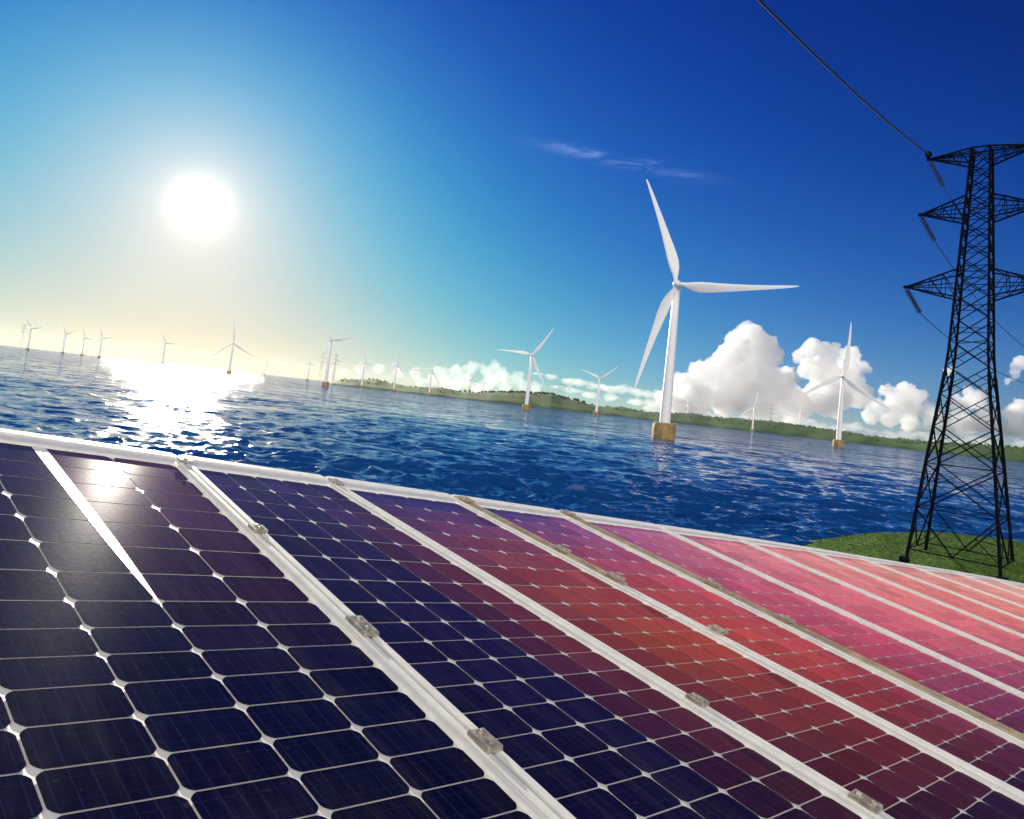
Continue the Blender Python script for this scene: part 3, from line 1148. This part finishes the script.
def cell_material():
    m, t, b, tc = material('flare_tinted_cell', (0.01, 0.01, 0.05), 0.3, spec=0.08)
    at = t.n('ShaderNodeVertexColor', layer_name='tint')  # cell colour together with the painted flare tint
    uv = t.n('ShaderNodeUVMap', uv_map='cell').outputs[0]
    sp = t.n('ShaderNodeSeparateXYZ')
    t.put(sp.inputs[0], uv)

    def lines(x, n, half, off=0.0):
        fr = t.math('FRACT', t.math('ADD', t.math('MULTIPLY', x, n), off))
        return t.math('LESS_THAN', t.math('ABSOLUTE', t.math('SUBTRACT', fr, 0.5)), half)
    bus = lines(sp.outputs[0], 6.0, 0.035)
    fin = lines(sp.outputs[1], 2.0, 0.025)
    mp = t.n('ShaderNodeMapping')
    t.put(mp.inputs[0], tc)
    mp.inputs['Scale'].default_value = (60.0, 3.0, 1.0)
    streak = t.noise(mp.outputs[0], 1.0, 4.0, 0.65)
    grain = t.noise(tc, 40.0, 4.0, 0.7)
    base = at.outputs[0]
    base = t.mix(t.math('MULTIPLY', t.smooth(streak, 0.45, 0.8), 0.55), base, t.vmath('MULTIPLY', base, (1.8, 1.9, 2.0)))
    base = t.mix(t.math('MULTIPLY', t.smooth(grain, 0.5, 0.8), 0.35), base, t.vmath('MULTIPLY', base, (0.5, 0.5, 0.55)))
    metalc = t.vmath('ADD', t.vmath('MULTIPLY', base, (1.2, 1.2, 1.2)), (0.012, 0.022, 0.055))
    f = t.math('MULTIPLY', t.math('MAXIMUM', bus, t.math('MULTIPLY', fin, 0.5)), t.math('MULTIPLY_ADD', streak, 0.9, 0.05))
    base = t.mix(f, base, metalc)
    # dust: a thin film, thicker in run-off streaks and in old drop marks
    run = t.n('ShaderNodeMapping')
    t.put(run.inputs[0], tc)
    run.inputs['Scale'].default_value = (9.0, 1.1, 1.0)
    film = t.smooth(t.noise(run.outputs[0], 1.0, 5.0, 0.65), 0.42, 0.78)
    drops = t.smooth(t.noise(tc, 22.0, 2.0, 0.5), 0.68, 0.76)
    dust = t.math('ADD', t.math('MULTIPLY', film, 0.05), t.math('MULTIPLY', drops, 0.06))
    base = t.mix(dust, base, (0.30, 0.27, 0.23))
    # matt anti-reflective glass: a weak gloss over the silicon, a little stronger at grazing angles
    dif = t.n('ShaderNodeBsdfDiffuse')
    t.put(dif.inputs['Color'], base)
    gl_ = t.n('ShaderNodeBsdfGlossy')
    gl_.inputs['Color'].default_value = (1, 1, 1, 1)
    t.put(gl_.inputs['Roughness'], t.math('MULTIPLY_ADD', grain, 0.06, 0.14))
    lw = t.n('ShaderNodeLayerWeight')
    lw.inputs['Blend'].default_value = 0.5
    fac = t.math('MULTIPLY_ADD', t.math('POWER', lw.outputs['Facing'], 4.0), 0.075, 0.012)
    mx = t.n('ShaderNodeMixShader')
    t.put(mx.inputs[0], fac)
    t.t.links.new(dif.outputs[0], mx.inputs[1])
    t.t.links.new(gl_.outputs[0], mx.inputs[2])
    outn = [n_ for n_ in m.node_tree.nodes if n_.type == 'OUTPUT_MATERIAL'][0]
    t.t.links.new(mx.outputs[0], outn.inputs[0])
    m.node_tree.nodes.remove(b)
    return m


cell_m = cell_material()

ROWS = [-0.55, -0.36, -0.17, 0.02, 0.20, 0.38, 0.56, 0.74, 0.91, 1.08, 1.26, 1.44, 1.61, 1.79, 1.97, 2.17, 2.37, 2.565, 2.77, 3.005, 3.30, 3.64, 3.98, 4.32, 4.66, 5.0, 5.27, 5.5]
S_LO, S_HI = -0.55, 5.6
# rails between the panels: u at the far end, u at the near end
RAIL = [(-0.05, 0.30, 0.05), (2.02, 1.98, 0.066), (3.32, 3.53, 0.070), (4.80, 4.89, 0.082), (6.46, 6.14, 0.105), (8.50, 7.85, 0.095),
        (10.65, 10.05, 0.12), (12.99, 12.35, 0.13), (15.2, 14.9, 0.13), (17.75, 17.75, 0.14), (20.8, 20.9, 0.14), (23.6, 24.0, 0.14), (26.6, 27.2, 0.14)]
WALL_H = 0.03


def rail_u(i, s):
    f = (S_HI - s) / (S_HI - 1.0)
    return RAIL[i][0] + (RAIL[i][1] - RAIL[i][0]) * f


def divider_u(s):
    return float(np.interp(s, [1.0, 3.0, 5.6], [1.31, 1.19, 1.05]))


# per panel: far, middle, near cell colour with lens-flare reds painted in, column count
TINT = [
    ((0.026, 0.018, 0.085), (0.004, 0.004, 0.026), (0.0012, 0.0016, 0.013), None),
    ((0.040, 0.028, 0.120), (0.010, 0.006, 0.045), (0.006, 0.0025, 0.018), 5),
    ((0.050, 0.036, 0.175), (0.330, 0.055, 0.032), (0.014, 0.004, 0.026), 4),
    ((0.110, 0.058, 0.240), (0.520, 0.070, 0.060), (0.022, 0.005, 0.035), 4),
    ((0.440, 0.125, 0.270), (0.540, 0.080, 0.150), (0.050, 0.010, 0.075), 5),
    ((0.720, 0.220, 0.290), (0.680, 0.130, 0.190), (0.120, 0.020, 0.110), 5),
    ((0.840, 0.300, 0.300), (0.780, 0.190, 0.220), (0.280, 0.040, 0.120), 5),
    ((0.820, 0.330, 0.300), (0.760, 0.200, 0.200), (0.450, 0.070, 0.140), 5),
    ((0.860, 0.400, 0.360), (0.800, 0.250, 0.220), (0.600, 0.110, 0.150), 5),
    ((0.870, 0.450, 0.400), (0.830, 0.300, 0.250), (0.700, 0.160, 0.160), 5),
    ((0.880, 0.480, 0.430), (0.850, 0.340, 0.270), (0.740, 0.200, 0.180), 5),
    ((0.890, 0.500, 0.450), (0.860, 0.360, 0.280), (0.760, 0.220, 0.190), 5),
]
NAMES = ['navy solar panel at the left with a white strip tapering across it',  # reds and pinks named here include the flare tint painted into the cells
         'deep navy solar panel right of the tapering-strip panel, rail clamps on its left',
         'plum and orange-red solar panel, third from the left edge',
         'crimson solar panel with bronze strips along both its long sides',
         'magenta solar panel right of the second bronze strip',
         'rose pink solar panel, first pink one right of the magenta panel',
         'salmon pink solar panel, second pink one right of the magenta panel',
         'pale salmon solar panel whose far end meets the left tip of the grass mound',
         'pale salmon solar panel whose far end lies left of the pylon legs',
         'pale salmon solar panel whose far end lies below the pylon legs',
         'palest salmon solar panel, next to last at the right edge',
         'last salmon solar panel at the far right end of the row']


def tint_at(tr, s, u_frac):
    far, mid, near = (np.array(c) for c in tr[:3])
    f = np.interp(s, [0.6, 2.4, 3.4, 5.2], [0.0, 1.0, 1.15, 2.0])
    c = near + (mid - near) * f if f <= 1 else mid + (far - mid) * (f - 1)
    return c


def cell_grid(colfun, ncol, rows, tfun, zc, rng):
    """chamfered silicon cells between column boundaries colfun(j, s), in array coordinates"""
    vs, fs, cols, uvs = [], [], [], []
    for s0, s1 in zip(rows[:-1], rows[1:]):
        ds = s1 - s0
        for j in range(ncol):
            def P(fu, fv):
                s = s0 + ds * fv
                a, b = colfun(j, s), colfun(j + 1, s)
                return (a + (b - a) * fu, s, zc)
            wdt = colfun(j + 1, s0) - colfun(j, s0)
            gu, gv = 0.0024 / wdt + 0.004, 0.019
            cu, cv = 0.076, 0.15
            loop = []
            for (sx, sy) in ((0, 0), (1, 0), (1, 1), (0, 1)):
                arc = []
                for q in range(5):
                    a = math.pi / 2 * q / 4
                    ex = (1 - math.sin(a)) ** 1.0
                    ey = (1 - math.cos(a)) ** 1.0
                    # a rounded corner, straighter than a circle
                    lx, ly = 1 - q / 4, q / 4
                    ax = 0.45 * ex + 0.55 * lx
                    ay = 0.45 * ey + 0.55 * ly
                    arc.append((gu + cu * ax, gv + cv * ay))
                # arc runs from the horizontal edge to the vertical one
                pts = [((x if sx == 0 else 1 - x), (y if sy == 0 else 1 - y)) for x, y in arc]
                if (sx, sy) in ((0, 0), (1, 1)):
                    pts = pts[::-1]
                loop += pts
            b = len(vs)
            for (x, y) in loop:
                vs.append(P(x, y))
                uvs.append((x, y))
            fs.append(tuple(range(b, b + len(loop))))
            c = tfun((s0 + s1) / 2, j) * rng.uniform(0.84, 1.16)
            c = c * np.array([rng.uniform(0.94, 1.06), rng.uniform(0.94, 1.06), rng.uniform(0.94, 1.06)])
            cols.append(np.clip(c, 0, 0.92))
    me = bpy.data.meshes.new('cell_grid')
    me.from_pydata(vs, [], fs)
    me.update()
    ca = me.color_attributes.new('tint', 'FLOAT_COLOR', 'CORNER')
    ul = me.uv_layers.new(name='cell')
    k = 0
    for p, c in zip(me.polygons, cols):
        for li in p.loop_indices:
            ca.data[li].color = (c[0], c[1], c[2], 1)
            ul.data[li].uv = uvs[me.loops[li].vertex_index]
    # faces should look up
    if me.polygons[0].normal.z < 0:
        me.flip_normals()
    return me


def strip(mb, uf0, uf1, s0, s1, z0, z1, n=6):
    """long bar between two u functions, from s0 to s1"""
    vs, fs = [], []
    for i in range(n + 1):
        s = s0 + (s1 - s0) * i / n
        a, b = uf0(s), uf1(s)
        vs += [(a, s, z0), (b, s, z0), (b, s, z1), (a, s, z1)]
    for i in range(n):
        o = i * 4
        for k in range(4):
            k2 = (k + 1) % 4
            fs.append((o + k, o + 4 + k, o + 4 + k2, o + k2))
    fs.append((0, 1, 2, 3))
    e = n * 4
    fs.append((e + 3, e + 2, e + 1, e))
    mb.add(vs, fs)


def cross_bar(mb, ufa, ufb, sfun, w0, w1, z0, z1, n=8):
    """bar along the far or near edge: follows s = sfun(u)"""
    vs, fs = [], []
    for i in range(n + 1):
        f = i / n
        u0 = ufa(5.5) + (ufb(5.5) - ufa(5.5)) * f
        s = sfun(u0)
        ua = ufa(s) + (ufb(s) - ufa(s)) * f
        vs += [(ua, s + w0, z0), (ua, s + w1, z0), (ua, s + w1, z1), (ua, s + w0, z1)]
    for i in range(n):
        o = i * 4
        for k in range(4):
            k2 = (k + 1) % 4
            fs.append((o + k2, o + 4 + k2, o + 4 + k, o + k))
    fs.append((3, 2, 1, 0))
    e = n * 4
    fs.append((e, e + 1, e + 2, e + 3))
    mb.add(vs, fs)


def clamp_at(root, i, s, ln, wd):
    """zinc mid-clamp with bolts and a wiring clip, lying on rail i"""
    u = rail_u(i, s)
    slope = (RAIL[i][0] - RAIL[i][1]) / (S_HI - 1.0)
    rot = Matrix.Rotation(-math.atan(slope), 4, 'Z')
    mb = MB()
    r3 = rot.to_3x3()
    c = Vector((u, s, 0))
    zt = WALL_H + 0.004
    mb.box(c + Vector((0, 0, zt + 0.006)), (wd, ln, 0.012), r3)
    for sg in (-1, 1):
        mb.box(c + r3 @ Vector((sg * wd * 0.40, 0, zt + 0.013)), (wd * 0.2, ln * 0.96, 0.012), r3)
        mb.box(c + r3 @ Vector((0, sg * ln * 0.44, zt + 0.012)), (wd * 0.62, ln * 0.08, 0.01), r3)
    mb.box(c + r3 @ Vector((wd * 0.08, ln * 0.18, zt + 0.015)), (wd * 0.3, ln * 0.2, 0.008), r3)
    o = mb.build('clamp', zinc, root)
    for sg in (-1, 1):
        b = MB()
        q = c + r3 @ Vector((sg * wd * 0.05, sg * ln * 0.26 - ln * 0.02, zt + 0.0122))
        b.lathe([(wd * 0.17, 0), (wd * 0.17, 0.006), (wd * 0.11, 0.007), (wd * 0.11, 0.016), (wd * 0.06, 0.018)], 10, 'Z', tuple(q))
        b.build('bolt', zinc, o)
    return o


CLAMPS = {1: [(5.45, 0.16, 0.15), (3.95, 0.17, 0.14), (2.66, 0.30, 0.13), (1.74, 0.20, 0.12)],
          2: [(5.42, 0.22, 0.15), (1.77, 0.16, 0.13), (0.95, 0.2, 0.13)],
          3: [(5.35, 0.24, 0.17), (4.0, 0.24, 0.16), (3.4, 0.24, 0.16), (2.45, 0.2, 0.15)],
          4: [(5.4, 0.24, 0.2), (3.35, 0.24, 0.2), (2.6, 0.24, 0.18)]}


def build_panel(i, rng):
    tr = TINT[i]
    root = empty('solar_panel')
    root.matrix_world = ARR
    tag(root, NAMES[i], 'solar panel', group='solar panels of the array')
    g = 0.012
    wl, wr = RAIL[i][2], RAIL[i + 1][2]
    inL = lambda s: rail_u(i, s) + wl
    inR = lambda s: rail_u(i + 1, s) - wr
    outL = lambda s: rail_u(i, s) + g
    outR = lambda s: rail_u(i + 1, s) - g
    umid = (rail_u(i, 5.5) + rail_u(i + 1, 5.5)) / 2
    st = s_top(umid)
    drop = S_HI - st
    topf = lambda u: s_top(u) - 0.26
    rows = [r for r in ROWS if r < st - 0.42] + [st - 0.27]
    # backsheet slab
    mb = MB()
    n = 10
    vs, fs = [], []
    for k in range(n + 1):
        f = k / n
        u0 = outL(5.4) + (outR(5.4) - outL(5.4)) * f
        sT = s_top(u0) - 0.02
        for (s, z) in ((S_LO - 0.05, 0.0), (sT, 0.0), (sT, -0.03), (S_LO - 0.05, -0.03)):
            vs.append((outL(s) + (outR(s) - outL(s)) * f, s, z))
    for k in range(n):
        o = k * 4
        for q in range(4):
            q2 = (q + 1) % 4
            fs.append((o + q2, o + q, o + 4 + q, o + 4 + q2))
    fs += [(0, 1, 2, 3), (n * 4 + 3, n * 4 + 2, n * 4 + 1, n * 4)]
    mb.add(vs, fs)
    mb.build('backsheet', sheet_m, root)
    # cells
    eps = 0.006
    if i == 0:
        def colf(j, s):
            L, M, R_ = inL(s) + eps, divider_u(s), inR(s) - eps
            if j <= 3:
                return L + (M - L) * j / 3
            return M + (R_ - M) * (j - 3) / 2
        ncol = 5

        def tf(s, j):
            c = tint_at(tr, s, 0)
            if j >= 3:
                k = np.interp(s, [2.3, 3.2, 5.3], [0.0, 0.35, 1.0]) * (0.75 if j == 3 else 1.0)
                c = c + k * np.array([0.07, 0.018, 0.035])  # reddish flare glow painted into the far cells of these columns
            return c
    else:
        ncol = tr[3]

        def colf(j, s):
            L, R_ = inL(s) + eps, inR(s) - eps
            return L + (R_ - L) * j / ncol
        nxt = TINT[min(i + 1, len(TINT) - 1)]
        prv = TINT[max(i - 1, 0)]

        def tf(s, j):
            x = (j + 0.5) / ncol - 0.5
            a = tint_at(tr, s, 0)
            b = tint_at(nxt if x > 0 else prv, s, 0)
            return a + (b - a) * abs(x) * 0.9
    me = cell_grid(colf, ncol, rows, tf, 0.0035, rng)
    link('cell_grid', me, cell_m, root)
    # frame: two long rails with a raised outer lip, the far bar in two steps, the near bar
    fb = MB()
    gl = lambda s: rail_u(i, s) + g + (wl - g) * 0.42
    gr = lambda s: rail_u(i + 1, s) - g - (wr - g) * 0.42
    sE = s_top(rail_u(i, 5.4)) - 0.02
    sF = s_top(rail_u(i + 1, 5.4)) - 0.02
    strip(fb, outL, gl, S_LO - 0.06, sE, -0.045, WALL_H)
    strip(fb, lambda s: gl(s) + 0.006, inL, S_LO - 0.06, sE - 0.13, -0.042, WALL_H - 0.012)
    strip(fb, gr, outR, S_LO - 0.06, sF, -0.045, WALL_H)
    strip(fb, inR, lambda s: gr(s) - 0.006, S_LO - 0.06, sF - 0.13, -0.042, WALL_H - 0.012)
    cross_bar(fb, gl, gr, s_top, -0.115, -0.015, -0.044, WALL_H + 0.006)
    cross_bar(fb, gl, gr, s_top, -0.255, -0.125, -0.043, WALL_H - 0.010)
    fb.build('frame', alu, root)
    gb = MB()
    cross_bar(gb, gl, gr, s_top, -0.128, -0.112, -0.05, WALL_H - 0.016)
    strip(gb, lambda s: gl(s) - 0.004, lambda s: gl(s) + 0.010, S_LO, sE - 0.13, -0.05, WALL_H - 0.016)
    strip(gb, lambda s: gr(s) - 0.010, lambda s: gr(s) + 0.004, S_LO, sF - 0.13, -0.05, WALL_H - 0.016)
    strip(gb, lambda s: rail_u(i + 1, s) - g - 0.001, lambda s: rail_u(i + 1, s) + g - 0.002, S_LO, sF - 0.05, -0.06, 0.002)
    gb.build('groove', groove, root)
    if i == 0:
        db = MB()
        hwid = lambda s: float(np.interp(s, [2.98, 3.3, 3.8, 5.6], [0.004, 0.018, 0.030, 0.042]))
        strip(db, lambda s: divider_u(s) - hwid(s), lambda s: divider_u(s) - 0.12 * hwid(s), 2.98, sE - 0.255, 0.0, 0.005, 10)
        strip(db, lambda s: divider_u(s) + 0.12 * hwid(s), lambda s: divider_u(s) + hwid(s), 2.98, sE - 0.255, 0.0, 0.005, 10)
        db.build('divider_strip', alu, root)
    # bronze cover strips over two of the rails
    if i in (3, 4):
        cb = MB()
        lo = 3.3 if i == 3 else S_LO
        sT = s_top(rail_u(i, 5.4)) - 0.1
        off = 0.01
        strip(cb, lambda s: rail_u(i, s) - RAIL[i][2] * 0.42 + off, lambda s: rail_u(i, s) + RAIL[i][2] * 0.70, lo, sT, WALL_H + 0.002, WALL_H + 0.012)
        strip(cb, lambda s: rail_u(i, s) + RAIL[i][2] * 0.1, lambda s: rail_u(i, s) + RAIL[i][2] * 0.46, lo + 0.04, sT - 0.03, WALL_H + 0.0122, WALL_H + 0.024)
        cb.build('cover_strip', brass, root)
    if i + 1 in (3, 4):
        for (s, ln, wd) in CLAMPS[i + 1]:
            c_ = clamp_at(root, i + 1, s, ln * 0.6, wd * 0.62)
            c_.location.z = 0.02
    elif i + 1 in CLAMPS:
        for (s, ln, wd) in CLAMPS[i + 1]:
            clamp_at(root, i + 1, s, ln * 0.6, wd * 0.62)
    # legs of the rack, standing in the turf
    up = ARR.to_3x3().inverted() @ Vector((0, 0, 1))
    for f in (0.25, 0.75):
        for s in (0.3, st - 0.7):
            u = rail_u(i, s) + (rail_u(i + 1, s) - rail_u(i, s)) * f
            p = Vector((u, s, -0.03))
            pm = MB()
            pm.bar(p - up * 1.25, p, 0.035, 8)
            pm.build('support_post', post_m, root)
    return root


prng = np.random.default_rng(21)
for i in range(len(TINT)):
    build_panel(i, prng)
